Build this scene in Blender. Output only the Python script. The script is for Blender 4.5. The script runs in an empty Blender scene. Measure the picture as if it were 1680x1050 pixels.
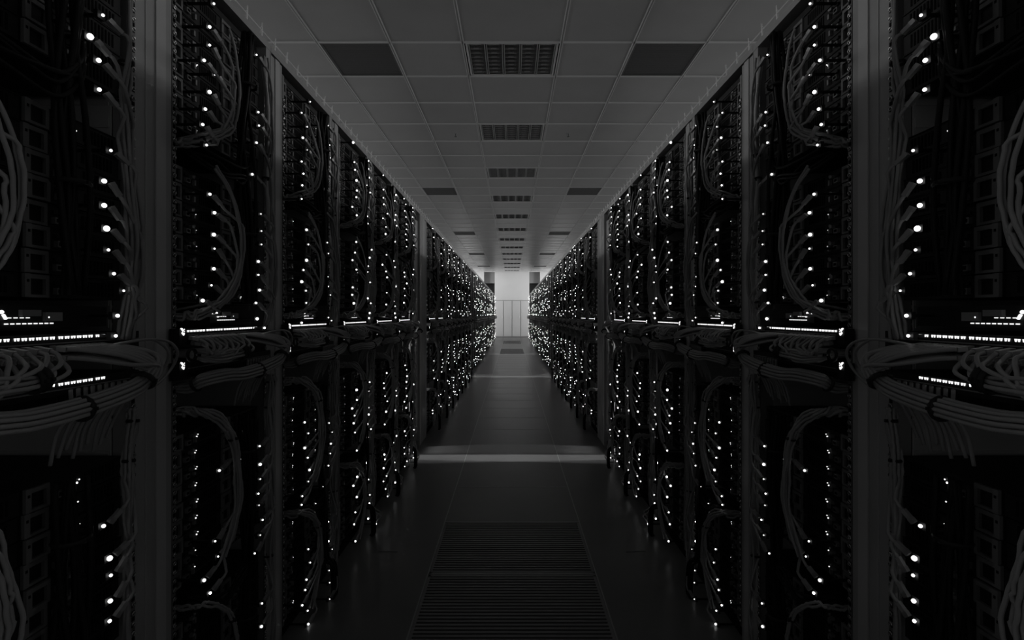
import bpy, math, random
from mathutils import Vector, Matrix

R = random.Random(7)
scene = bpy.context.scene
COL = scene.collection
F, CX, CY, EYE = 836.0, 840.0, 516.0, 1.21     # focal length and vanishing point (pixels), eye height (m)
PI = math.pi

# ------------------------------------------------------------------ materials
def mat(name, val, rough=0.6, metal=0.0, emit=None, spec=0.5, noise=0.0, nscale=20.0, coat=0.0, sampling=None):
    m = bpy.data.materials.new(name); m.use_nodes = True
    nt = m.node_tree; b = nt.nodes['Principled BSDF']
    b.inputs['Base Color'].default_value = (val, val, val, 1)
    b.inputs['Roughness'].default_value = rough
    b.inputs['Metallic'].default_value = metal
    b.inputs['Specular IOR Level'].default_value = spec
    b.inputs['Coat Weight'].default_value = coat
    if noise > 0:
        tc = nt.nodes.new('ShaderNodeTexCoord'); n = nt.nodes.new('ShaderNodeTexNoise')
        n.inputs['Scale'].default_value = nscale; n.inputs['Detail'].default_value = 4
        r = nt.nodes.new('ShaderNodeMapRange')
        r.inputs['From Min'].default_value = 0.3; r.inputs['From Max'].default_value = 0.7
        r.inputs['To Min'].default_value = val * (1 - noise); r.inputs['To Max'].default_value = val * (1 + noise)
        nt.links.new(tc.outputs['Object'], n.inputs['Vector']); nt.links.new(n.outputs['Fac'], r.inputs['Value'])
        nt.links.new(r.outputs['Result'], b.inputs['Base Color'])
        r2 = nt.nodes.new('ShaderNodeMapRange')
        r2.inputs['To Min'].default_value = rough * 0.85; r2.inputs['To Max'].default_value = min(1, rough * 1.15)
        nt.links.new(n.outputs['Fac'], r2.inputs['Value']); nt.links.new(r2.outputs['Result'], b.inputs['Roughness'])
    if emit is not None:
        b.inputs['Emission Color'].default_value = (1, 1, 1, 1)
        b.inputs['Emission Strength'].default_value = emit
    if sampling:
        m.cycles.emission_sampling = sampling
    return m

M = dict(
    post=mat('rack_paint', .37, .42, noise=.06, nscale=6),
    ridge=mat('rack_paint_ridge', .5, .35, noise=.05, nscale=6),
    rail=mat('rail_zinc', .22, .4, .4),
    black=mat('black_steel', .012, .55, spec=.3),
    cavity=mat('rack_cavity', .006, .8, spec=.1),
    panel=mat('side_panel', .6, .5, noise=.08, nscale=5),
    bracket=mat('bracket_grey', .16, .45),
    nut=mat('nut_steel', .5, .25, .8),
    port=mat('port_metal', .32, .35, .6),
    cable=mat('cable_grey', .30, .42),
    plug=mat('plug_boot', .3, .5),
    bcable=mat('cable_black', .007, .5, spec=.2),
    tie=mat('tie_black', .008, .7),
    led=mat('led_bright', .8, .3, emit=2.2),
    ledfar=mat('led_bright_far', .8, .3, emit=3.4),
    ledp=mat('port_light', .8, .3, emit=1.1),
    leds=mat('led_small', .8, .3, emit=1.6),
    tile=mat('ceiling_tile', .50, .33, spec=.5, noise=.04, nscale=3),
    tbar=mat('ceiling_bar', .80, .4),
    ventm=mat('vent_dark', .15, .6),
    lamph=mat('lamp_housing', .10, .4),
    refl=mat('reflector', .62, .16, 1.0),
    louv=mat('louvre_blade', .5, .22, 1.0),
    floor=mat('floor_vinyl', .165, .30, spec=.28, noise=.12, nscale=2.176),
    seam=mat('floor_trim', .34, .3),
    grille=mat('grille_metal', .20, .38, .3),
    pit=mat('floor_void', .02, .9),
    wall=mat('wall_white', .72, .5, noise=.03, nscale=1.2),
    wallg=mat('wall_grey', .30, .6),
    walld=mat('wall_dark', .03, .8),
    doorm=mat('door_white', .72, .22, noise=.03, nscale=1.5),
    wire=mat('wire_zinc', .9, .4, .0),
)

# ------------------------------------------------------------------ mesh building
class MB:
    def __init__(s): s.v = []; s.f = []; s.m = []; s.mats = []; s.sm = []
    def mi(s, k):
        if k not in s.mats: s.mats.append(k)
        return s.mats.index(k)
    def quad(s, pts, k):
        b = len(s.v); s.v += [tuple(p) for p in pts]; s.f.append(tuple(range(b, b + len(pts)))); s.m.append(s.mi(k)); s.sm.append(False)
    def box(s, x0, x1, y0, y1, z0, z1, k):
        if x0 > x1: x0, x1 = x1, x0
        if y0 > y1: y0, y1 = y1, y0
        if z0 > z1: z0, z1 = z1, z0
        b = len(s.v)
        s.v += [(x0,y0,z0),(x1,y0,z0),(x1,y1,z0),(x0,y1,z0),(x0,y0,z1),(x1,y0,z1),(x1,y1,z1),(x0,y1,z1)]
        i = s.mi(k)
        for q in ((0,3,2,1),(4,5,6,7),(0,1,5,4),(1,2,6,5),(2,3,7,6),(3,0,4,7)):
            s.f.append(tuple(b + j for j in q)); s.m.append(i); s.sm.append(False)
    def obox(s, c, t, a, b_, c_, k):
        """box centred at c, long axis t (length a), widths b_, c_"""
        t = Vector(t).normalized(); ref = Vector((0, 0, 1)) if abs(t.z) < .9 else Vector((1, 0, 0))
        n = t.cross(ref).normalized(); w = n.cross(t); c = Vector(c); b = len(s.v)
        for dt, dn, dw in ((-1,-1,-1),(1,-1,-1),(1,1,-1),(-1,1,-1),(-1,-1,1),(1,-1,1),(1,1,1),(-1,1,1)):
            s.v.append(tuple(c + t*dt*a/2 + n*dn*b_/2 + w*dw*c_/2))
        i = s.mi(k)
        for q in ((0,3,2,1),(4,5,6,7),(0,1,5,4),(1,2,6,5),(2,3,7,6),(3,0,4,7)):
            s.f.append(tuple(b + j for j in q)); s.m.append(i); s.sm.append(False)
    def tube(s, pts, r, k, n=6):
        pts = [Vector(p) for p in pts]; N = len(pts); b = len(s.v); i = s.mi(k); nv = None
        for j, p in enumerate(pts):
            t = (pts[min(j + 1, N - 1)] - pts[max(j - 1, 0)])
            t = t.normalized() if t.length > 1e-9 else Vector((0, 0, 1))
            if nv is None:
                ref = Vector((1, 0, 0)) if abs(t.x) < .8 else Vector((0, 0, 1)); nv = t.cross(ref).normalized()
            else:
                nv = nv - t * nv.dot(t); nv = nv.normalized() if nv.length > 1e-6 else t.orthogonal().normalized()
            w = t.cross(nv)
            for a in range(n):
                g = 2 * PI * a / n
                s.v.append(tuple(p + (nv * math.cos(g) + w * math.sin(g)) * r))
        for j in range(N - 1):
            for a in range(n):
                a2 = (a + 1) % n
                s.f.append((b + j*n + a, b + j*n + a2, b + (j+1)*n + a2, b + (j+1)*n + a)); s.m.append(i); s.sm.append(True)
        s.f.append(tuple(b + a for a in reversed(range(n)))); s.m.append(i); s.sm.append(False)
        s.f.append(tuple(b + (N-1)*n + a for a in range(n))); s.m.append(i); s.sm.append(False)
    def ball(s, c, r, k, seg=8, rings=5, sx=1.0):
        b = len(s.v); i = s.mi(k); c = Vector(c)
        s.v.append(tuple(c + Vector((0, 0, r))))
        for q in range(1, rings):
            th = PI * q / rings
            for a in range(seg):
                g = 2 * PI * a / seg
                s.v.append((c.x + sx * r * math.sin(th) * math.cos(g), c.y + r * math.sin(th) * math.sin(g), c.z + r * math.cos(th)))
        s.v.append(tuple(c - Vector((0, 0, r)))); last = len(s.v) - 1
        for a in range(seg):
            a2 = (a + 1) % seg
            s.f.append((b, b + 1 + a, b + 1 + a2)); s.m.append(i); s.sm.append(True)
            for q in range(rings - 2):
                o = b + 1 + q * seg
                s.f.append((o + a, o + seg + a, o + seg + a2, o + a2)); s.m.append(i); s.sm.append(True)
            o = b + 1 + (rings - 2) * seg
            s.f.append((o + a, last, o + a2)); s.m.append(i); s.sm.append(True)
    def ring(s, c, t, rad, r, k, n=10, m=5):
        t = Vector(t).normalized(); nv = t.orthogonal().normalized(); w = t.cross(nv); c = Vector(c); b = len(s.v); i = s.mi(k)
        for a in range(n):
            g = 2 * PI * a / n; d = nv * math.cos(g) + w * math.sin(g)
            for q in range(m):
                h = 2 * PI * q / m
                s.v.append(tuple(c + d * (rad + r * math.cos(h)) + t * (1.6 * r * math.sin(h))))
        for a in range(n):
            a2 = (a + 1) % n
            for q in range(m):
                q2 = (q + 1) % m
                s.f.append((b + a*m + q, b + a2*m + q, b + a2*m + q2, b + a*m + q2)); s.m.append(i); s.sm.append(True)
    def add(s, o, d=(0, 0, 0), mirror=False):
        b = len(s.v); mp = [s.mi(k) for k in o.mats]
        for v in o.v:
            s.v.append(((-(v[0] + d[0]) if mirror else v[0] + d[0]), v[1] + d[1], v[2] + d[2]))
        for f, m_, q in zip(o.f, o.m, o.sm):
            g = tuple(b + j for j in f); s.f.append(tuple(reversed(g)) if mirror else g); s.m.append(mp[m_]); s.sm.append(q)
    def mesh(s, name):
        me = bpy.data.meshes.new(name); me.from_pydata(s.v, [], s.f)
        for k in s.mats: me.materials.append(M[k])
        me.polygons.foreach_set('material_index', s.m); me.polygons.foreach_set('use_smooth', s.sm)
        me.update(); return me

def obj(name, data, parent=None, loc=(0, 0, 0)):
    if isinstance(data, MB): data = data.mesh(name)
    o = bpy.data.objects.new(name, data); COL.objects.link(o); o.location = loc
    if parent is not None: o.parent = parent
    return o
def tag(o, label=None, cat=None, group=None, kind=None):
    for k, v in (('label', label), ('category', cat), ('group', group), ('kind', kind)):
        if v: o[k] = v
    return o
def thing(name, label, cat, loc, group=None):
    return tag(obj(name, None, None, loc), label, cat, group)
def struct(name, data): return tag(obj(name, data), kind='structure')

MIRR = {}
def mirror_mesh(me):
    if me is None: return None
    if me.name not in MIRR:
        c = me.copy(); c.transform(Matrix.Scale(-1, 4, (1, 0, 0))); c.flip_normals(); MIRR[me.name] = c
    return MIRR[me.name]
RIGHT = []      # things of the right row; each gets its mirror twin in the left row
def mirror_tree(o, parent=None):
    c = o.copy(); COL.objects.link(c); c.data = mirror_mesh(o.data)
    c.location.x = -o.location.x
    if parent is not None: c.parent = parent
    else:
        for k in ('label', 'group'):
            if k in c: c[k] = c[k].replace('right', 'left')
    for ch in KIDS.get(o.name, []): mirror_tree(ch, c)
    return c

ORD = ['first','second','third','fourth','fifth','sixth','seventh','eighth','ninth','tenth','eleventh','twelfth','thirteenth','fourteenth','fifteenth',
       'sixteenth','seventeenth','eighteenth','nineteenth','twentieth']
def nth(i):
    if i < 20: return ORD[i]
    t = (i + 1) // 10; o = (i + 1) % 10
    return (['twentieth','thirtieth','fortieth'][t-2]) if o == 0 else ['twenty','thirty','forty'][t-2] + '-' + ORD[o-1]

def spline(pts, m=6):
    p = [Vector(q) for q in pts]; p = [p[0]*2 - p[1]] + p + [p[-1]*2 - p[-2]]; out = []
    for i in range(1, len(p) - 2):
        a, b, c, d = p[i-1], p[i], p[i+1], p[i+2]
        for j in range(m):
            t = j / m
            out.append(0.5 * ((2*b) + (c - a)*t + (2*a - 5*b + 4*c - d)*t*t + (-a + 3*b - 3*c + d)*t**3))
    out.append(p[-2]); return out

# ------------------------------------------------------------------ layout (right-hand row; x = distance from the aisle's middle, y = depth)
XF = .852                       # front of the rack uprights
PITCH = .6125
NEAR, FARLEN = 6, 8
racks = []                      # (y of the opening, group of racks)
for k in range(6): racks.append((.6625 + PITCH * k, 0))
CABS = []                       # end cabinets between the groups of racks
y = 4.2475
for g, n in ((1, 8), (2, 8), (3, 8), (4, 5)):
    CABS.append((y + .14, y + .7325)); y += .7325
    for k in range(n): racks.append((y + .088 + PITCH * k, g))
    y += PITCH * n
ROW_END = y
U = .0445
TIERS = [('top', 1.69, 9), ('upper', 1.24, 8), ('lower', .50, 9), ('bottom', .055, 8)]
COLS = (.005, .235)

def px_led(x, yy, X):
    d = F * X / (CX - x); return d, EYE + (CY - yy) * d / F

# link lights read off the photograph for the three nearest racks (pixels): {rack: (near column, far column)}
LED = {
 0: ([], [(169,25,1),(148,60,2),(162,99,1.5),(163,147,1.3),(182,247,1),(171,297,1.6),(171,337,1.6),(175,375,2),(178,410,1),(187,449,1.1),(203,477,.8),(193,518,1.3),(190,551,1.1),
          (170,863,1.3),(180,916,1.8),(182,944,1.1),(181,986,1.5),(180,1019,1.2)]),
 1: ([(351,6,1.1),(344,44,1.4),(344,74,1.1),(335,99,1.4),(353,122,1.1),(344,151,1.7),(337,179,1.4),(329,202,1.3),(339,238,1.1),(344.5,318.6,1.3),(352,349,1.5),(351,385,1.7),(352,408,.9),
      (351,441,1.5),(347,468,.9),(329,493,1.6),(347,514,1.1),(360,772,1.2),(353,888,.9),(358,913,.8),(335,952,1.5),(345,973,1.3)],
     [(421,90,.9),(424,184,1.1),(425,206,1),(421,234,1.2),(414,286,1.3),(428,351,.8),(429,379,.8),(429,401,.8),(424,429,1.5),(424,451,1),(426,476,1.5),(420,497,1.3),(422,523,1.6),(434,538,1.3),
      (426,732,1.1),(427,762,1.6),(427,786,.8),(424,810,1),(425,829,.7),(431,853,1),(427,878,.7),(418,908,1),(430,990,1),(429,1028,1.5)]),
 2: ([(495,185,1),(504,208,.9),(497,226,1.5),(504,246,.6),(495,265,1.1),(498,285,1.2),(496,304,1.2),(489,323,1),(503,377,1.7),(506,401,1),(503,427,2),(498,443,1.2),(494,462,1.9),(502,477,1.1),
      (503,497,1.3),(500,515,1.1),(485,530,1.4),(500,693,1.3),(506,711,1),(500,735,1.7),(505,751,1.1),(508,771,1.6),(506,790,.9),(496,814,1.1),(492,831,1.1),(506,901,1.1),(509,923,1),(503,951,1.3),
      (501,968,1.2),(496,993,1.3),(505,1002,1.1),(506,1024,1.5),(518,1030,1)],
     [(509,167,.9),(538,206,1),(538,225,1),(541,238,.8),(542,259,.6),(537,278,1),(534,310,1),(535,329,.8),(533,347,.8),(537,398,1),(539,416,.9),(538,454,.8),(539,470,.8),(542,484,.9),(539,521,1),
      (544,526,1),(540,694,1),(545,709,.8),(543,728,1.3),(542,744,.9),(539,764,1.1),(531,798,1.2),(518,826,.7),(539,856,1),(539,888,1.4),(545,901,.7),(538,924,1.1),(540,936,.8),(541,956,.9)]),
}
XL = .79
def rack_leds(k):
    """bright link lights of rack k: per column a list of (x, u, z, size)"""
    O, g = racks[k]; out = [[], []]
    if k in LED:
        for c in (0, 1):
            for (px, py, s) in LED[k][c]:
                X = XL
                d, z = px_led(px, py, X); u = max(.027, d - O); out[0 if u < .2 else 1].append((X, u, z, s))
    if k == 2: out[1].append((.762, .243, .02, .8))
    if k == 0:
        for name, z0, n in TIERS:
            for r in range(n):
                out[0].append((XL, .07 + R.uniform(-.012, .012), z0 + (r + .5) * U, 1))
    if k > 2:
        for c, u0 in ((0, .068), (1, .327)):
            for name, z0, n in TIERS:
                skip = 1 if name == 'lower' else 0
                for r in range(n - skip):
                    if R.random() < (.86 if g == 0 else .8):
                        out[c].append((XL + R.uniform(-.012, .015), u0 + R.uniform(-.016, .014), z0 + (r + .5) * U + R.uniform(-.01, .01), R.choice((.8, .9, 1, 1.1, 1.3, 1.6))))
            if c == 1 and g == 0: out[1].append((.764, .345 + R.uniform(-.02, .02), .035, 1.4)); out[1].append((.77, .36, .055, 1))
            for zz in (1.218, 1.19):
                if R.random() < .7: out[c].append((XL, u0 + R.uniform(-.02, .03), zz, R.choice((1, 1.4))))
    return out
RL = [rack_leds(k) for k in range(len(racks))]
for k in range(9, 14): RL[k] = RL[6 + k % 3]

# ------------------------------------------------------------------ racks
def rack_parts(detail):
    p = {}
    a = MB()                                                     # near upright: wide folded profile
    a.box(XF, XF + .004, -.088, -.060, .0, 2.128, 'post'); a.box(XF - .004, XF + .004, -.060, -.026, 0, 2.128, 'ridge'); a.box(XF, XF + .004, -.026, -.001, 0, 2.128, 'post')
    a.box(XF + .004, XF + .07, -.088, -.084, 0, 2.128, 'post')
    p['upright'] = a
    b = MB(); b.box(XF - .001, XF + .05, .4885, .5205, 0, 2.136, 'post'); b.box(XF - .003, XF, .5185, .5205, 0, 2.136, 'ridge'); p['upright2'] = b
    t = MB(); t.box(XF - .002, XF + .085, -.088, .5225, 2.136, 2.158, 'post'); p['top_beam'] = t
    c = MB(); c.box(XF + .03, 1.72, -.084, .4835, 2.105, 2.128, 'black'); p['roof_panel'] = c
    pl = MB(); pl.box(XF + .012, 1.72, -.08, .484, 0, .045, 'cavity'); p['plinth'] = pl
    rp = MB(); rp.box(1.70, 1.72, -.08, .484, .05, 2.1, 'cavity'); p['rear_panel'] = rp
    sp = MB(); sp.box(XF + .052, 1.69, .4845, .4885, .05, 2.1, 'panel')
    if detail:
        for i in range(40):
            z = .08 + i * .05
            sp.box(XF + .055, 1.69, .4815, .4845, z, z + .014 + .01 * (i % 3), 'panel')
    p['side_panel'] = sp
    for nm, u0, u1 in (('mounting_rail', .001, .015), ('mounting_rail2', .4745, .4880)):
        q = MB(); q.box(XF - .001, XF + .002, u0, u1, .05, 2.1, 'rail')
        if detail:
            um = (u0 + u1) / 2
            for i in range(int(2.0 / U)):
                z = .06 + i * U
                for dz in (.008, .0215, .035):
                    q.box(XF - .0018, XF - .001, um - .0045, um + .0045, z + dz - .0045, z + dz + .0045, 'cavity')
                for dz in (.010, .033):
                    q.ring((XF - .0024, um, z + dz), (1, 0, 0), .0044, .0016, 'nut', 8, 4)
        p[nm] = q
    return p
RM = {}
for det in (True, False):
    RM[det] = {k: v.mesh(k) for k, v in rack_parts(det).items()}

KIDS = {}
def kid(o):
    KIDS.setdefault(o.parent.name, []).append(o); return o
def part(name, data, parent, loc=(0, 0, 0)): return kid(obj(name, data, parent, loc))
def rthing(name, label, cat, loc, group=None):
    t = thing(name, label, cat, loc, group); RIGHT.append(t); return t
def rmesh(name, data, label, cat, loc, group=None, kind=None):
    o = tag(obj(name, data, None, loc), label, cat, group, kind); RIGHT.append(o); return o

def where(k): return ('nearest' if k == 0 else nth(k)) + ' rack'
for k, (O, g) in enumerate(racks):
    t = rthing('server_rack', 'open grey server rack full of blinking servers, %s from the camera in the right row' % ('nearest' if k == 0 else nth(k)), 'server rack', (0, O, 0),
               'server racks lining the right side of the aisle')
    m = RM[k < 3]
    part('upright', m['upright'], t); part('upright', m['upright2'], t); part('top_beam', m['top_beam'], t)
    part('roof_panel', m['roof_panel'], t); part('plinth', m['plinth'], t); part('rear_panel', m['rear_panel'], t); part('side_panel', m['side_panel'], t)
    part('mounting_rail', m['mounting_rail'], t); part('mounting_rail', m['mounting_rail2'], t)

# end cabinets
ca, cb = CABS[0]; L = cb - ca
pn, ur, bs, tp, hd = MB(), MB(), MB(), MB(), MB()
pn.box(XF + .012, XF + .05, 0, .262, .15, 2.06, 'post'); pn.box(XF + .010, XF + .012, .235, .262, .15, 2.06, 'ridge')
pn.box(XF + .03, 1.7, .265, .30, .05, 2.1, 'cavity')
ur.box(XF, XF + .06, .31, .40, .0, 2.136, 'post'); ur.box(XF - .005, XF, .322, .372, .0, 2.14, 'ridge'); ur.box(XF, XF + .04, .405, L - .002, .0, 2.136, 'post')
ur.box(XF - .003, XF, .43, .45, 0, 2.136, 'ridge')
bs.box(XF + .02, 1.7, 0, .30, 0, .05, 'black'); bs.box(XF + .03, 1.7, .0, .012, .05, 2.1, 'black')
tp.box(XF - .002, XF + .085, -.139, L - .002, 2.136, 2.158, 'post'); tp.box(XF + .085, 1.7, 0, L - .002, 2.13, 2.14, 'black')
for i in range(5): hd.box(XF + .0105, XF + .012, .222, .229, .5 + i * .35, .53 + i * .35, 'cavity')
CM = [(n, b.mesh(n)) for n, b in (('front_panel', pn), ('upright', ur), ('base', bs), ('top_beam', tp), ('slot', hd))]
for i, (a, b) in enumerate(CABS):
    t = rthing('end_cabinet', 'narrow grey cabinet closing the %s gap between rack groups in the right row' % nth(i), 'cabinet', (0, a, 0), 'cabinets between rack groups, right row')
    for n, me in CM: part(n, me, t)

# wire cable trays on the racks
def tray(y0, y1):
    b = MB(); n = int((y1 - y0) / .1)
    for i in range(n + 1):
        yy = y0 + i * .1
        b.tube([(.882, yy, 2.222), (.882, yy, 2.162), (1.18, yy, 2.162), (1.18, yy, 2.222)], .0042, 'wire', 4)
        b.tube([(.886, yy + .012, 2.220), (.874, yy - .01, 2.232)], .002, 'wire', 4)
    for x, z in ((.882, 2.212), (.882, 2.176), (.96, 2.16), (1.06, 2.16), (1.18, 2.212)):
        b.tube([(x, y0, z), (x, y1, z)], .0026, 'wire', 4)
    return b
bounds = [racks[0][0] - .088] + [b for a, b in CABS] + [ROW_END]
for i in range(len(bounds) - 1):
    rmesh('cable_tray', tray(bounds[i] + .02, bounds[i+1] - .02), 'wire basket cable tray on top of the %s group of racks, right row' % nth(i), 'cable tray', (0, 0, 0), 'wire cable trays on the right row')

# ------------------------------------------------------------------ servers
SX = .862
ch = MB(); ch.box(SX, 1.62, .0, .226, .001, U - .0015, 'black')
for i in range(9):
    ch.box(SX - .0012, SX, .13 + i * .009, .134 + i * .009, .008, .036, 'cavity')
ch.box(SX - .003, SX, .056, .225, .0415, .043, 'black')
br = MB()
br.box(SX - .006, SX, .001, .012, .001, U - .001, 'bracket'); br.box(SX - .006, SX, .012, .048, U - .010, U - .002, 'bracket'); br.box(SX - .006, SX, .012, .048, .001, .006, 'bracket')
br.box(SX - .006, SX, .041, .048, .006, U - .010, 'bracket'); br.box(SX - .0066, SX - .006, .0045, .0085, .028, .033, 'cavity')
pt = MB()
pt.box(SX - .008, SX, .062, .078, .008, .020, 'port'); pt.box(SX - .0085, SX - .008, .0645, .0755, .0105, .0175, 'cavity')
pt.box(SX - .010, SX, .083, .094, .024, .031, 'port'); pt.box(SX - .005, SX, .062, .074, .026, .032, 'black'); pt.box(SX - .007, SX, .098, .104, .008, .022, 'port')
pt.ball((SX - .004, .1, .032), .004, 'port', 6, 4)
il = MB(); il.ball((SX - .002, .111, .021), .0021, 'leds', 6, 4); il.ball((SX - .002, .1165, .026), .0015, 'leds', 6, 4)
il2 = MB(); il2.ball((SX - .002, .111, .022), .0016, 'leds', 6, 4)
SM = {n: b.mesh(n) for n, b in (('chassis', ch), ('bracket', br), ('port_block', pt), ('indicator_light', il), ('indicator_light_b', il2))}
LEDM = {}
def led_mesh(s):
    s = round(s, 1)
    if s not in LEDM:
        b = MB(); r = .0028 * s
        b.ball((0, 0, 0), r, 'led', 10, 6); LEDM[s] = b.mesh('link_light')
    return LEDM[s]
stub = MB(); stub.box(.011, SX - XL, -.0028, .0028, -.0028, .0028, 'bcable'); stub.box(.0035, .012, -.0085, .0085, -.0075, .0075, 'black')
STUB = stub.mesh('network_adapter')
cand = []
for k in (0, 1, 2):
    for c in (0, 1):
        for ti, (tn, z0, n) in enumerate(TIERS):
            for r in range(n):
                d = racks[k][0] + COLS[c] + .113; z = z0 + (r + .5) * U
                X = CX - F * .862 / (racks[k][0] + COLS[c] + .2); Y = CY + (EYE - z) * F / d
                if X > 0 and -8 < Y < 1052: cand.append((d, k, c, ti, r))
cand.sort()
IND = set(x[1:] for x in cand[:150])
def ledmap(k):
    """gives each bright light to the server of its column whose height is nearest"""
    res = {}
    for c in (0, 1):
        for L_ in RL[k][c]:
            best = min(((abs(z0 + (r + .5) * U - L_[2]), ti, r) for ti, (tn, z0, n) in enumerate(TIERS) for r in range(n)))
            res.setdefault((c, best[1], best[2]), []).append(L_)
    return res
LM = [ledmap(k) for k in range(len(racks))]
def small_led(ti, r, n):
    if ti == 2: return 'indicator_light' if r >= 2 else 'indicator_light_b' if R.random() < .7 else None
    q = R.random()
    return 'indicator_light' if q < .12 else 'indicator_light_b' if q < (.55 if ti == 1 else .3) else None
mass = MB()
def slab(ti): return TIERS[ti][0]
for k, (O, g) in enumerate(racks):
    for c in (0, 1):
        for ti, (tn, z0, n) in enumerate(TIERS):
            for r in range(n):
                zz = z0 + r * U; sl = small_led(ti, r, n); leds = LM[k].get((c, ti, r), [])
                dx = R.uniform(0, .006)
                if (k, c, ti, r) in IND:
                    pos = ('%s from bottom' % nth(r)) if ti < 2 else ('%s from top' % nth(n - 1 - r))
                    t = rthing('server', 'black half-width server, %s of %s tier, %s column, %s on right' % (pos, tn, ('near', 'far')[c], where(k)), 'server', (dx, O + COLS[c], zz),
                               'half-width servers in the nearest right racks')
                    part('chassis', SM['chassis'], t); part('bracket', SM['bracket'], t); part('port_block', SM['port_block'], t)
                    if sl: part('indicator_light', SM[sl], t)
                    for (X, u, z, s) in leds:
                        a = part('network_adapter', STUB, t, (X - dx, u - COLS[c], z - zz))
                        part('link_light', led_mesh(s), a)
                else:
                    d = (dx, O + COLS[c], zz)
                    if O < 11: mass.add(ch if g == 0 else (lambda b: (b.box(SX, 1.3, 0, .226, .001, U - .0015, 'black'), b)[1])(MB()), d)
                    else: mass.box(SX + d[0], 1.2, d[1], d[1] + .226, zz + .001, zz + U - .002, 'black')
                    if O < 11: mass.add(br, d); mass.add(pt, d)
                    if sl and O < 11: mass.add(il if sl == 'indicator_light' else il2, d)
                    elif sl and R.random() < .2: mass.ball((SX - .003, d[1] + .111, zz + .021), .006, 'leds', 6, 4)
                    for (X, u, z, s) in leds:
                        if g > 1 and R.random() > .26: continue
                        if g == 1 and R.random() > (.45 if O < 6 else .75): continue
                        mass.box(X + .010, SX, O + u - .0028, O + u + .0028, z - .0028, z + .0028, 'bcable')
                        if g == 0: mass.box(X + .0035, X + .012, O + u - .0085, O + u + .0085, z - .0075, z + .0075, 'black')
                        rr = .0028 * s if k < 3 else (.0044 * s ** .7 if g == 0 else .0047 * s ** .6 if g == 1 else .0070 * s ** .4)
                        mass.ball((X, O + u, z), rr, 'led' if g == 0 else 'ledfar', 8 if g == 0 else 6, 5 if g == 0 else 4)
                        if g == 1 and O > 6 and R.random() < .35:
                            mass.ball((X + R.uniform(-.01, .03), O + u + R.uniform(.05, .16), z + R.uniform(-.02, .02)), rr * R.uniform(.5, .9), 'ledfar', 6, 4)
two = MB(); two.add(mass); two.add(mass, mirror=True)
tag(obj('distant_servers', two), 'rows of black servers with white link lights filling the racks farther along the aisle', 'servers', kind='stuff')

# ------------------------------------------------------------------ cables
def hexoff(n, r):
    out = [(0.0, 0.0)]; ring = 1
    while len(out) < n:
        for s in range(6 * ring):
            a = 2 * PI * s / (6 * ring); out.append((2.05 * r * ring * math.cos(a), 2.05 * r * ring * math.sin(a)))
        ring += 1
    return out[:n]
def spine_frames(sp):
    fr = []
    for i in range(len(sp)):
        t = (sp[min(i + 1, len(sp) - 1)] - sp[max(i - 1, 0)]).normalized()
        n1 = t.cross(Vector((1, 0, 0)));  n1 = n1.normalized() if n1.length > .15 else t.cross(Vector((0, 0, 1))).normalized()
        fr.append((t, n1, t.cross(n1)))
    return fr
class Bundle:
    """cables, plugs and ties of one tied bundle; kept apart so that they can become parts"""
    def __init__(s): s.cables = []; s.plugs = []; s.ties = []
    def cable(s, pts, r=.0036, k='cable', n=6):
        b = MB(); b.tube(pts, r, k, n); s.cables.append(b)
    def plug(s, c, t, size=1.0):
        b = MB(); b.obox(c, t, .020 * size, .0095, .0085, 'plug'); b.obox(Vector(c) - Vector(t).normalized() * .013, t, .010, .011, .0095, 'port'); s.plugs.append(b)
    def tie(s, c, t, rad, r=.0022):
        b = MB(); b.ring(c, t, rad, r, 'tie', 12, 5); b.obox(Vector(c) + Vector((-rad - .003, 0, 0)), (0, 0, 1), .006, .006, .006, 'tie'); s.ties.append(b)
    def whole(s):
        b = MB()
        for q in s.cables + s.plugs + s.ties: b.add(q)
        return b
def col_bundle(leds, spine_pts, ties, r=.0036, n=6, extra=2):
    """cables from the plugs beside the link lights into a spine that runs towards the switches"""
    B = Bundle(); sp = spline(spine_pts, 8); fr = spine_frames(sp); N = len(leds) + extra; off = hexoff(N, r)
    zdir = 1 if spine_pts[-1][2] > spine_pts[0][2] else -1
    for i in range(N):
        o = off[(i * 5) % N]
        jit = [R.uniform(-.0025, .0025) for _ in range(6)]
        if i < len(leds):
            X, u, z, s = leds[i]
            tgt = z + zdir * R.uniform(.05, .12)
            j0 = next((j for j, q in enumerate(sp) if (q.z - tgt) * zdir >= 0), len(sp) - 3); j0 = min(j0, len(sp) - 3)
            pd = Vector((-.25, .55, zdir * R.uniform(.35, .9))).normalized()
            pc = Vector((X - .003, u + .019, z + zdir * .006)); B.plug(pc + pd * .01, pd)
            pts = [pc + pd * .018, pc + pd * .034 + Vector((-.004, .0, zdir * .006))]
        else:
            j0 = 0; pts = []
        step = 2 if n <= 5 else 1
        for j in range(j0, len(sp), step):
            t, n1, n2 = fr[j]; w = 1 + .25 * math.sin(j * .5 + i)
            pts.append(sp[j] + n1 * (o[0] * w + jit[j % 6] * .6) + n2 * (o[1] * w))
        if len(pts) > 3: B.cable(spline(pts, 2), r, 'cable', n)
    for f in ties:
        j = min(range(len(sp)), key=lambda q: abs(sp[q].z - f) + (0 if q > 1 else 9)); B.tie(sp[j], fr[j][0], r * (1.5 + .95 * math.sqrt(N)) * .62)
    return B
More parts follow.
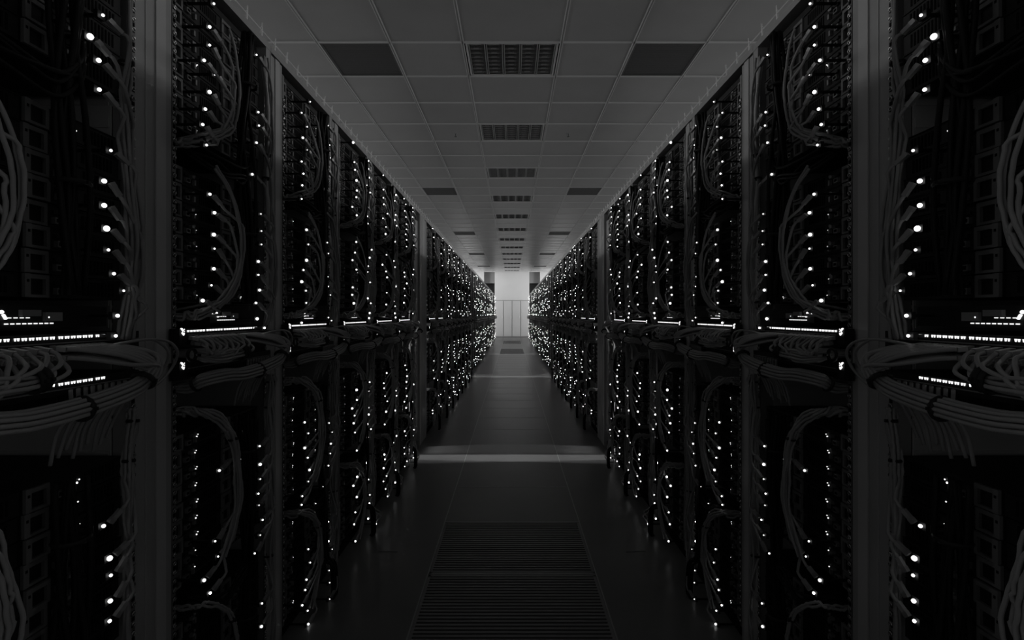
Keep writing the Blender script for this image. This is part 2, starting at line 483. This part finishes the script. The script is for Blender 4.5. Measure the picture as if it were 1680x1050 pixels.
def bundles_for(leds, n, sh=0.0):
    A, Bc = leds; out = {}
    A = [(X, u + sh, z, s) for X, u, z, s in A]
    sf = lambda L_: [(x, u + sh * (1 if u > .05 else 0), z) for x, u, z in L_]
    rng = lambda L_, lo, hi, m: sorted([q for q in L_ if lo <= q[2] < hi], key=lambda q: q[2])[:m]
    w = lambda a=.006: R.uniform(-a, a)
    out['top near'] = col_bundle(rng(A, 1.655, 2.2, 7), sf([(.778, .105 + w(), 1.985), (.765, .125 + w(), 1.92), (.76, .128, 1.80), (.765, .112, 1.72), (.79, .06, 1.668), (.83, .043, 1.652), (.865, .038, 1.648), (.93, .038, 1.646)]), (1.662,), n=n, extra=1)
    out['upper near'] = col_bundle(rng(A, 1.215, 1.655, 7), sf([(.785, .07, 1.60), (.768, .115, 1.54), (.756, .142 + w(), 1.43), (.758, .138, 1.33), (.77, .10, 1.255), (.80, .05, 1.212), (.83, .042, 1.206), (.865, .038, 1.205), (.93, .038, 1.205)]), (1.222,), n=n, extra=2)
    out['lower near'] = col_bundle(rng(A, .47, .95, 6), sf([(.775, .095, .56), (.758, .128 + w(), .67), (.755, .128, .77), (.757, .108, .865), (.765, .075, .92), (.785, .03, .957), (.825, .03, .965), (.865, .036, .96), (.93, .036, .955)]), (.87,), n=n, extra=3)
    out['bottom near'] = col_bundle(rng(A, 0, .47, 6), sf([(.778, .09, .07), (.76, .125 + w(), .2), (.757, .125, .31), (.758, .108, .375), (.766, .075, .43), (.786, .03, .463), (.825, .032, .463), (.865, .037, .458), (.93, .037, .456)]), (.385,), n=n, extra=2)
    out['upper far'] = col_bundle(rng(Bc, 1.22, 2.2, 16), [(.81, .378, 2.04), (.80, .392 + w(), 1.9), (.80, .392, 1.73), (.802, .386, 1.64), (.79, .385 + w(), 1.5), (.79, .40, 1.36), (.80, .405, 1.25), (.815, .405, 1.16)], (1.73, 1.65, 1.245), n=n, extra=3)
    out['lower far'] = col_bundle(rng(Bc, 0, .95, 14), [(.79, .37, .06), (.788, .39 + w(), .25), (.80, .395, .42), (.797, .392 + w(), .6), (.80, .398, .80), (.803, .402, .905), (.80, .408, .975), (.80, .412, 1.012)], (.985, .905, .42), n=n, extra=3)
    # black power leads hanging beside the far column
    for nm, zt, zb in (('upper power', 2.08, 1.235), ('lower power', .93, 0)):
        P = Bundle()
        for i in range(8):
            u0 = .248 + .011 * (i % 4); x0 = .798 + .012 * (i // 4); ph = R.uniform(0, 6); m = 5
            pts = []
            for j in range(m + 1):
                z = zt - .02 - j * (zt - zb - .03) / m; pts.append((x0 - .012 * math.sin(j * 1.3 + ph), u0 + .009 * math.sin(j * 1.1 + ph), z))
            if zb == 0:
                pts[-1] = (.762 + .005 * (i % 3), .275 + .006 * i, .14); pts += [(.756 + .006 * (i % 3), .278 + .006 * i, .012), (.776, .282 + .006 * i, .007)]
            P.cable(spline(pts, 5), .0052, 'bcable', n)
        for i in range(4):
            z = R.choice((1.66, 1.63, 1.62, 1.65)) if zb > 1 else R.choice((.455, .46, .445)); a = R.uniform(-.02, .02)
            P.cable(spline([(.85, .06, z + .01), (.80 + a * .3, .12, z - .02 + a), (.795, .22, z - .02 - a), (.80, .28, z + .01 + a), (.80, .29, z + .06)], 7), .0045, 'bcable', n)
        for z in ((1.9, 1.45) if zb > 1 else (.8, .3)): P.tie((.802, .265, z), (0, 0, 1), .028, .003)
        out[nm] = P
    # patch leads of the two switches
    H = Bundle()
    for i in range(20):
        u = .02 + (i % 10) * .0215 + (.008 if i > 9 else 0); zo = .010 * math.sin(i * 1.7); zp = 1.148 if i < 10 else 1.135
        H.plug((.801, u, zp), (-1, 0, -.15), .8)
        o = hexoff(20, .0036)[(i * 3) % 20]
        pts = [(.793, u, zp - .001), (.774, u - .006, zp - .010 + zo * .3), (.755 - .004 * (i % 4), u - .032, zp - .024)]
        for q in (.26, .20, .14, .08, .03):
            if q < u - .045: pts.append((.752 + o[0] * .8, q, 1.112 - .012 * (1 - q / .3) + o[1]))
        pts += [(.772 + o[0] * .6, .016, 1.106 + o[1]), (.81 + o[0] * .5, .034, 1.109 + o[1] * .8), (.86, .042 + o[0], 1.110 + o[1] * .6), (.92, .047 + o[0], 1.110 + o[1] * .6)]
        H.cable(spline(pts, 5), .0036, 'cable', n + 1)
    H.tie((.754, .15, 1.107), (0, 1, .1), .019, .004); H.tie((.755, .14, 1.105), (0, 1, .1), .019, .004); H.tie((.805, .006, 1.108), (1, 0, 0), .016, .003)
    out['upper patch'] = H
    H = Bundle()
    for i in range(15):
        u = .246 + (i % 8) * .015; z0 = 1.148 if i < 8 else 1.133; o = hexoff(15, .0042)[(i * 4) % 15]; bulge = R.uniform(0, .02)
        H.plug((.801, u, z0), (-1, .1, -.1), .8)
        pts = [(.793, u, z0), (.772, u + .02, z0 - .004), (.745 - bulge * .4, min(.385, u + .07) + bulge * .4, z0 - .02), (.736 - bulge * .3, .375 + bulge, 1.095 + o[1]), (.742 + o[0] * .6, .345 + bulge * .4, 1.066 + o[1])]
        pts += [(.748 + o[0], .28, 1.052 + o[1]), (.748 + o[0], .20, 1.045 + o[1]), (.75 + o[0], .12, 1.043 + o[1]), (.757 + o[0], .06, 1.048 + o[1]), (.785 + o[0] * .5, .012, 1.040 + o[1]), (.82, .034 + o[0], 1.022 + o[1]), (.87, .042 + o[0], 1.02 + o[1] * .6), (.93, .045 + o[0], 1.02 + o[1] * .6)]
        H.cable(spline(pts, 5), .0040, 'cable', n + 1)
    for i in range(2):      # two stray leads looping round the upright
        e = .03 * i
        H.cable(spline([(.80, .33, 1.146), (.765, .40, 1.158), (.765, .47 - e, 1.15), (.77, .51 - e, 1.125), (.79, .525 - e, 1.09), (.80, .50 - e, 1.06), (.785, .44, 1.05), (.77, .36, 1.05)], 6), .0032, 'cable', n)
    for i in range(9):      # leads hanging down to the lower spine
        u = .26 + .016 * i
        H.cable(spline([(.79, u - .01, 1.075), (.80, u, 1.035), (.825, u + .004 * math.sin(i), .99), (.84, u + .004, .935 + .01 * (i % 3))], 5), .0034, 'cable', n)
    H.tie((.748, .225, 1.046), (0, 1, 0), .020, .004); H.tie((.739, .36, 1.078), (0, .7, .6), .020, .004); H.tie((.80, .014, 1.034), (1, 0, -.4), .018, .003)
    out['lower patch'] = H
    return out

BLAB = {
 'top near': ('cable_bundle', 'grey network cable bundle of near column, top tier, %s on right'),
 'upper near': ('cable_bundle', 'grey network cable bundle curving down near column, upper tier, %s on right'),
 'lower near': ('cable_bundle', 'grey network cable bundle arching over near column, lower tier, %s on right'),
 'bottom near': ('cable_bundle', 'grey network cable bundle arching over near column, bottom tier, %s on right'),
 'upper far': ('cable_bundle', 'grey network cable bundle along far upright, upper half of %s on right'),
 'lower far': ('cable_bundle', 'grey network cable bundle along far upright, lower half of %s on right'),
 'upper power': ('power_cable_bundle', 'black power cables hanging down the middle of upper half, %s on right'),
 'lower power': ('power_cable_bundle', 'black power cables hanging down to the floor, lower half, %s on right'),
 'upper patch': ('patch_cable_harness', 'grey patch cables swept towards near upright under upper switch, %s on right'),
 'lower patch': ('patch_cable_harness', 'grey patch cables looping back under lower switch, %s on right'),
}
GEN = None
far_cables = MB()
for k, (O, g) in enumerate(racks):
    if g > 1:
        for c in (0, 1):
            for i in range(2):
                u = (.12, .39)[c]; z = (1.3, .55)[i]
                far_cables.tube([(.81, O + u - .02, z - .05), (.80, O + u + R.uniform(-.02, .02), z + .1), (.80, O + u, z + .2), (.81, O + u - .03, z + .27)], .005, 'cable', 5)
        for z in (1.10, 1.05):
            far_cables.tube([(.80, O - .02, z), (.75, O + .1, z - .01), (.745, O + .3, z), (.77, O + .4, z + .05), (.81, O + .36, z + .05)], .022, 'cable', 6)
        continue
    if k <= 2: bs_ = bundles_for(RL[k], 7 if k < 2 else 6, -.032 if k == 0 else 0); meshes = None
    elif g == 0: bs_ = bundles_for(RL[k], 5); meshes = {a: b.whole().mesh('cable_bundle') for a, b in bs_.items()}
    else:
        if k == 6: GEN = [{a: b.whole().mesh('cable_bundle') for a, b in bundles_for(RL[6 + i], 4).items()} for i in range(3)]
        meshes = GEN[k % 3]
    for a, (nm, lab) in BLAB.items():
        grp = {'cable_bundle': 'grey cable bundles in the right racks', 'power_cable_bundle': 'black power cable bundles in the right racks', 'patch_cable_harness': 'patch cable harnesses in the right racks'}[nm]
        cat = {'cable_bundle': 'cable bundle', 'power_cable_bundle': 'power cables', 'patch_cable_harness': 'patch cables'}[nm]
        if meshes is None:
            t = rthing(nm, lab % where(k), cat, (0, O, 0), grp); b = bs_[a]
            for q in b.cables: part('cable', q, t)
            for q in b.plugs: part('plug', q, t)
            for q in b.ties: part('cable_tie', q, t)
        else:
            rmesh(nm, meshes[a], lab % where(k), cat, (0, O, 0), grp)
two = MB(); two.add(far_cables); two.add(far_cables, mirror=True)
tag(obj('distant_cables', two), 'grey network cables in the racks at the far end of the aisle', 'cables', kind='stuff')

# ------------------------------------------------------------------ switches
def switch_parts(zl, detail):
    p = {}; XS = .822
    b = MB(); b.box(XS, 1.35, .017, .46, zl - .037, zl + .006, 'black'); b.box(XS - .002, XS, .017, .46, zl - .011, zl - .009, 'port'); p['chassis'] = b
    q = MB(); l = MB(); r = .0034
    for i in range(26):
        u = .012 + i * .0131 + (i // 6) * .004
        if detail: q.box(XS - .0015, XS, u, u + .011, zl - .032, zl - .020, 'cavity')
        for du in (.0008, .0062):
            # tapered lamp windows, pointed at the bottom
            l.v += [(XS - .0015, u + du, zl + .0022), (XS - .0015, u + du + .0036, zl + .0022), (XS - .0015, u + du + .0026, zl - .0026), (XS - .0015, u + du + .0010, zl - .0026)]
            l.v += [(XS, u + du, zl + .0022), (XS, u + du + .0036, zl + .0022), (XS, u + du + .0026, zl - .0026), (XS, u + du + .0010, zl - .0026)]
            o = len(l.v) - 8; i_ = l.mi('ledp')
            for f in ((0,1,2,3),(7,6,5,4),(0,4,5,1),(1,5,6,2),(2,6,7,3),(3,7,4,0)):
                l.f.append(tuple(o + j for j in f)); l.m.append(i_); l.sm.append(False)
    if detail: p['port_row'] = q
    p['port_lights'] = l
    s = MB()
    for dz, du in ((.004, -.001), (-.006, .0015)): s.obox((XS - .001, -.006 + du, zl + dz), (0, .7, -.6), .0095, .004, .004, 'ledp')
    for dz in (.005, 0, -.005): s.box(XS - .0015, XS, .0010, .0032, zl + dz - .0012, zl + dz + .0012, 'ledp')
    s.box(XS - .0005, XS + .0245, -.016, .0168, zl - .037, zl + .006, 'black')
    p['status_lights'] = s
    return p
SW = {(z, d): {n: b.mesh(n) for n, b in switch_parts(z, d).items()} for z in (1.168, 1.083) for d in (True, False)}
md = {}
b = MB(); b.box(.845, 1.3, .15, .40, 1.186, 1.226, 'black'); md['chassis'] = b
b = MB()
for i in range(9): b.box(.8435, .845, .185 + i * .0105, .191 + i * .0105, 1.193, 1.195, 'ledp')
for i in range(4): b.box(.8435, .845, .19 + i * .011, .196 + i * .011, 1.2035, 1.205, 'ledp')
b.obox((.843, .184, 1.206), (0, .5, -.8), .009, .004, .003, 'ledp'); md['port_lights'] = b
b = MB(); b.ball((.842, .178, 1.214), .0034, 'ledp', 8, 5); b.ball((.842, .262, 1.205), .0028, 'ledp', 8, 5); md['status_lights'] = b
b = MB(); b.box(.838, .845, .21, .245, 1.207, 1.218, 'port'); b.box(.84, .845, .255, .29, 1.198, 1.214, 'port'); md['port_block'] = b
MD = {n: q.mesh(n) for n, q in md.items()}
far_sw = MB()
for k, (O, g) in enumerate(racks):
    if g <= 1:
        for z, w in ((1.168, 'upper'), (1.083, 'lower')):
            t = rthing('network_switch', '%s black network switch with a row of white port lights, %s on right' % (w, where(k)), 'network switch', (0, O, 0), 'network switches in the right racks')
            for n, me in SW[(z, k < 3)].items():
                if n == 'port_lights' and ((w == 'lower' and k > 0) or k > 7): continue
                if g == 1 and n == 'status_lights' and k % 3: continue
                part(n, me, t)
        t = rthing('fibre_switch', 'small black fibre switch with glowing ports above the upper switch, %s on right' % where(k), 'network switch', (0, O, 0), 'fibre switches in the right racks')
        for n, me in MD.items():
            if g == 0 or n == 'chassis': part(n, me, t)

# a thin pale strip on the floor
b = MB(); b.tube([(.0, -.004, .002), (.05, .001, .002), (.1, .004, .002)], .002, 'plug', 5)
rmesh('cable_offcut', b, 'thin pale cable offcut lying on the floor beside the right racks', 'cable offcut', (.583, 2.6, 0))

for o in list(RIGHT): mirror_tree(o)

# ------------------------------------------------------------------ room shell
HC = EYE + 2.25
W, Y0, Y1 = 6.4, -1.0, 26.5
D0 = 4.206
rows = [D0 + .6 * i for i in range(-9, 38)]
xs = [-W, -5.81, -5.21, -4.61, -4.01, -3.41, -2.81, -2.21, -1.61, -1.01, -.41, .41, 1.01, 1.61, 2.21, 2.81, 3.41, 4.01, 4.61, 5.21, 5.81, W]
lights = [D0 + 1.8 * i for i in range(-2, 13)]
vents = [D0 + 4.8 * i for i in range(-1, 5)]
isin = lambda v, L_: any(abs(v - q) < .01 for q in L_)
c = MB(); ledge = .012
for i in range(len(rows) - 1):
    a, b_ = rows[i], min(rows[i+1], Y1 + .3)
    for j in range(len(xs) - 1):
        x0, x1 = xs[j], xs[j+1]
        if isin(x0, [-.41]) and isin(a, lights): continue
        if (isin(x0, [-1.61]) or isin(x0, [1.01])) and isin(a, vents): continue
        c.quad([(x0, a, HC), (x0, b_, HC), (x1, b_, HC), (x1, a, HC)], 'tile')
for r_ in rows:
    c.box(-W, W, r_ - .012, r_ + .012, HC - .006, HC + .002, 'tbar')
for x in xs[1:-1]:
    c.box(x - .013, x + .013, Y0, Y1 + .3, HC - .006, HC + .002, 'tile'); c.box(x - .011, x - .006, Y0, Y1 + .3, HC - .0085, HC - .006, 'tbar'); c.box(x + .006, x + .011, Y0, Y1 + .3, HC - .0085, HC - .006, 'tbar')
c.box(-W, W, Y0, Y1 + .3, HC + .134, HC + .145, 'cavity')
struct('ceiling', c)

# recessed louvred lights, switched off
fr, ho, rf = MB(), MB(), MB()
hx, hy = .388, .288
for a in (-1, 1):
    fr.box(a * hx, a * (hx - .016), -hy, hy, -.004, .010, 'tbar'); fr.box(-hx, hx, a * hy, a * (hy - .012), -.004, .010, 'tbar')
ho.box(-hx, hx, -hy, hy, .125, .13, 'lamph')
for a in (-1, 1):
    ho.box(a * hx, a * (hx - .004), -hy, hy, .010, .125, 'lamph'); ho.box(-hx, hx, a * hy, a * (hy - .004), .010, .125, 'lamph')
NT = 5; tw = (2 * hx - .036) / NT; LB = []
for i in range(NT):
    xc = -hx + .018 + (i + .5) * tw
    for s in (-1, 1):       # parabolic side reflectors
        prev = None
        for q in range(7):
            h = q / 6; x = xc + s * (tw / 2 - .012) * (1 - .62 * h * h); z = .004 + .095 * h
            if prev: rf.quad([(prev[0], -hy + .014, prev[1]), (x, -hy + .014, z), (x, hy - .014, z), (prev[0], hy - .014, prev[1])], 'refl')
            prev = (x, z)
    for s in (-1, 1): rf.box(xc + s * (tw / 2 - .012), xc + s * (tw / 2 - .004), -hy + .012, hy - .012, .001, .005, 'tile')  # strips between troughs; pale colour stands in for grazing reflections
for j in range(8):      # cross louvres, curved in section
    yc = -hy + .045 + j * (2 * hy - .09) / 7; n = 5; lv = MB()
    for i in range(NT):
        xc = -hx + .018 + (i + .5) * tw
        for q in range(n):
            x0 = xc + (tw - .026) * (q / n - .5); x1 = xc + (tw - .026) * ((q + 1) / n - .5)
            d0 = .03 + .022 * (2 * q / n - 1) ** 2; d1 = .03 + .022 * (2 * (q + 1) / n - 1) ** 2
            for s in (-1, 1):
                lv.quad([(x0, yc, .004), (x1, yc, .004), (x1, yc + s * .012, d1 + .012), (x0, yc + s * .012, d0 + .012)], 'louv')
    LB.append(('louvre_blade', lv))
TB = []
for i in range(NT):
    tb = MB(); xc = -hx + .018 + (i + .5) * tw; tb.tube([(xc, -hy + .02, .085), (xc, hy - .02, .085)], .013, 'cable', 8); TB.append(('lamp_tube', tb))
LMX = [(n, b.mesh(n)) for n, b in (('trim_frame', fr), ('housing', ho), ('reflector', rf), *LB, *TB)]
vis = 0
for yy in lights:
    if yy < 4: continue
    t = thing('ceiling_light', 'unlit recessed louvred ceiling light over the aisle, %s from the camera' % ('nearest' if vis == 0 else nth(vis)), 'ceiling light', (0, yy + .3, HC), 'louvred ceiling lights along the aisle')
    vis += 1
    for n, me in LMX: obj(n, me, t)
vf, vp = MB(), MB()
for a in (-1, 1):
    vf.box(a * .287, a * .272, -.287, .287, -.003, .012, 'ventm'); vf.box(-.287, .287, a * .287, a * .272, -.003, .012, 'ventm')
for i in range(34):
    yv = -.268 + i * .0163; vp.box(-.272, .272, yv, yv + .0105, .001, .004, 'ventm')
vp.box(-.285, .285, -.285, .285, .02, .03, 'cavity')
VM = [('frame', vf.mesh('frame')), ('slat_panel', vp.mesh('slat_panel'))]
for s, w in ((-1, 'left'), (1, 'right')):
    i = 0
    for yy in vents:
        if yy < 4: continue
        t = thing('ceiling_vent', 'dark square ceiling vent %s of the lights, %s from the camera' % (w, 'nearest' if i == 0 else nth(i)), 'air vent', (s * 1.31, yy + .3, HC), 'dark ceiling vents')
        i += 1
        for n, me in VM: obj(n, me, t)
    # sprinkler
    t = thing('sprinkler_head', 'small sprinkler head on the ceiling tile %s of the second light' % w, 'sprinkler', (s * .70, 6.33, HC), 'ceiling sprinklers')
    b = MB(); b.tube([(0, 0, 0), (0, 0, -.006)], .022, 'tile', 12); obj('escutcheon', b, t)
    b = MB(); b.tube([(0, 0, -.006), (0, 0, -.04)], .006, 'lamph', 8); b.tube([(0, 0, -.04), (0, 0, -.043)], .016, 'lamph', 10); obj('nozzle', b, t)

# floor
f = MB(); gx = .392
fr0 = [.574 + .6 * i for i in range(-3, 45)]
GR = [fr0[i] for i in (4, 5, 6)] + [v for v in fr0 if 15.4 < v < 16.5 or 19 < v < 20.4]
GR = [v for v in fr0 if 1.0 < v < 2.9] + [v for v in fr0 if 15.4 < v < 17.8 or 20.4 < v < 23.0]
fx = [-W] + [-.392 - .6 * i for i in range(9, -1, -1)] + [.392 + .6 * i for i in range(10)] + [W]
for i in range(len(fr0) - 1):
    a, b_ = fr0[i], fr0[i+1]
    for j in range(len(fx) - 1):
        x0, x1 = fx[j], fx[j+1]
        if isin(x0, [-.392]) and isin(a, GR): continue
        f.quad([(x0, a, 0), (x1, a, 0), (x1, b_, 0), (x0, b_, 0)], 'floor')
for a in fr0:
    for x0, x1 in ((-.392, .392),): f.box(x0, x1, a - .003, a + .003, -.01, .0008, 'seam')
for x in (-gx, gx): f.box(x - .003, x + .003, fr0[0], fr0[-1], -.01, .0008, 'seam')
f.box(-W, W, fr0[0], fr0[-1], -.32, -.30, 'pit')
struct('floor', f)
fg, fs = MB(), MB()
for a in (-1, 1):
    fg.box(a * (gx - .004), a * (gx - .016), -.296, .296, -.03, .0, 'grille'); fg.box(-gx + .004, gx - .004, a * .296, a * .280, -.03, 0, 'grille')
for i in range(24):
    yv = -.28 + i * .56 / 24; fs.box(-gx + .016, gx - .016, yv + .002, yv + .0145, -.02, 0, 'grille')
fs.box(-.02, .02, -.28, .28, -.03, -.021, 'grille')
GM = [('frame', fg.mesh('frame')), ('slats', fs.mesh('slats'))]
for i, a in enumerate(GR):
    far = a > 10
    w = ('slatted metal floor grille in the aisle, %s from the camera' % nth(i)) if not far else 'slatted metal floor grille far down the aisle, %s beyond the solid tiles' % nth(i - len([q for q in GR if q < 10]))
    t = thing('floor_grille', w, 'floor grille', (0, a + .3, 0), 'ventilation grilles in the aisle floor')
    for n, me in GM: obj(n, me, t)

# far wall with two recesses and a row of doors
w = MB(); k1, k2 = .90, 1.46
w.box(-k1, k1, Y1, Y1 + .2, 0, HC, 'wall')
for s in (-1, 1):
    w.box(s * k2, s * W, Y1, Y1 + .2, 0, HC, 'wall')
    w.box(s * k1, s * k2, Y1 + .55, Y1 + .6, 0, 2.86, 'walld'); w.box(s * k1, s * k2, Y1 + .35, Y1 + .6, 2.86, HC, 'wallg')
    w.box(s * (k1 - .02), s * k1, Y1 + .2, Y1 + .6, 0, HC, 'wall'); w.box(s * k2, s * (k2 + .02), Y1 + .2, Y1 + .6, 0, HC, 'wall')
struct('wall_far', w)
b = MB(); b.box(-k1, k1, Y1 - .02, Y1, 0, .07, 'wallg'); struct('baseboard_far', b)
lf, hn = MB(), MB()
lf.box(.012, .438, -.035, -.001, .075, 1.92, 'doorm'); lf.box(.03, .42, -.038, -.035, .12, 1.88, 'doorm')
hn.tube([(.40, -.042, 1.0), (.40, -.075, 1.0), (.40, -.075, 1.12), (.40, -.042, 1.12)], .006, 'wire', 6)
lm, hm = lf.mesh('door_leaf'), hn.mesh('door_handle')
for i in range(4):
    d = tag(obj('door_%d' % (i + 1), lm, None, (-.90 + .45 * i, Y1, 0)), kind='structure'); obj('door_handle', hm, d)
b = MB(); b.box(-k1, k1, Y1 - .012, Y1, .075, 1.94, 'wallg'); b.box(-k1, k1, Y1 - .045, Y1, 1.945, 1.985, 'wall'); struct('trim_1', b)
b = MB(); b.box(-W, W, Y0 - .1, Y0, 0, HC, 'wallg'); struct('wall_back', b)

# ------------------------------------------------------------------ light
wd = bpy.data.worlds.new('World'); scene.world = wd; wd.use_nodes = True
wd.node_tree.nodes['Background'].inputs['Color'].default_value = (1, 1, 1, 1)
wd.node_tree.nodes['Background'].inputs['Strength'].default_value = .48
def area(name, loc, rot, sx, sy, e):
    l = bpy.data.lights.new(name, 'AREA'); l.shape = 'RECTANGLE'; l.size = sx; l.size_y = sy; l.energy = e
    o = bpy.data.objects.new(name, l); COL.objects.link(o); o.location = loc; o.rotation_euler = rot; return o
for s in (-1, 1):
    for (a, b_) in CABS:        # narrow lamps added behind the racks to boost light through each end-cabinet gap
        area('gap_fill', (s * 2.7, a - .03, .95), (0, s * math.radians(82), 0), 1.2, .06, 10).data.spread = math.radians(55)
    area('strip_lamp', (s * 6.2, 12, 3.38), (0, s * math.radians(75), 0), .12, 27, 150)      # fluorescent rows over the outer aisles
for s in (-1, 1):               # unseen lamps added beside the cross aisle to light the far wall evenly
    o = area('end_fill', (s * 2.6, 25.3, 1.9), (0, 0, 0), .4, 2.4, 27)
    o.rotation_euler = Vector((s * .86, -.5, 0)).to_track_quat('Z', 'Y').to_euler()
area('end_fill', (0, 25.4, 3.40), (math.radians(20), 0, 0), 3.2, .3, 6)  # extra overhead lamp, added to brighten the far wall

# ------------------------------------------------------------------ camera and colour
cd = bpy.data.cameras.new('camera'); cam = bpy.data.objects.new('camera', cd); COL.objects.link(cam)
cam.location = (0, 0, EYE); cam.rotation_euler = (PI / 2, 0, 0); cd.sensor_width = 36; cd.lens = 36 * F / 1680; cd.shift_y = -9 / 1680; cd.clip_start = .02; cd.clip_end = 200
scene.camera = cam
vs = scene.view_settings; vs.view_transform = 'Standard'; vs.look = 'None'; vs.exposure = 0; vs.gamma = 1; vs.use_curve_mapping = False
scene.cycles.use_denoising = True; scene.cycles.sample_clamp_indirect = 3.0
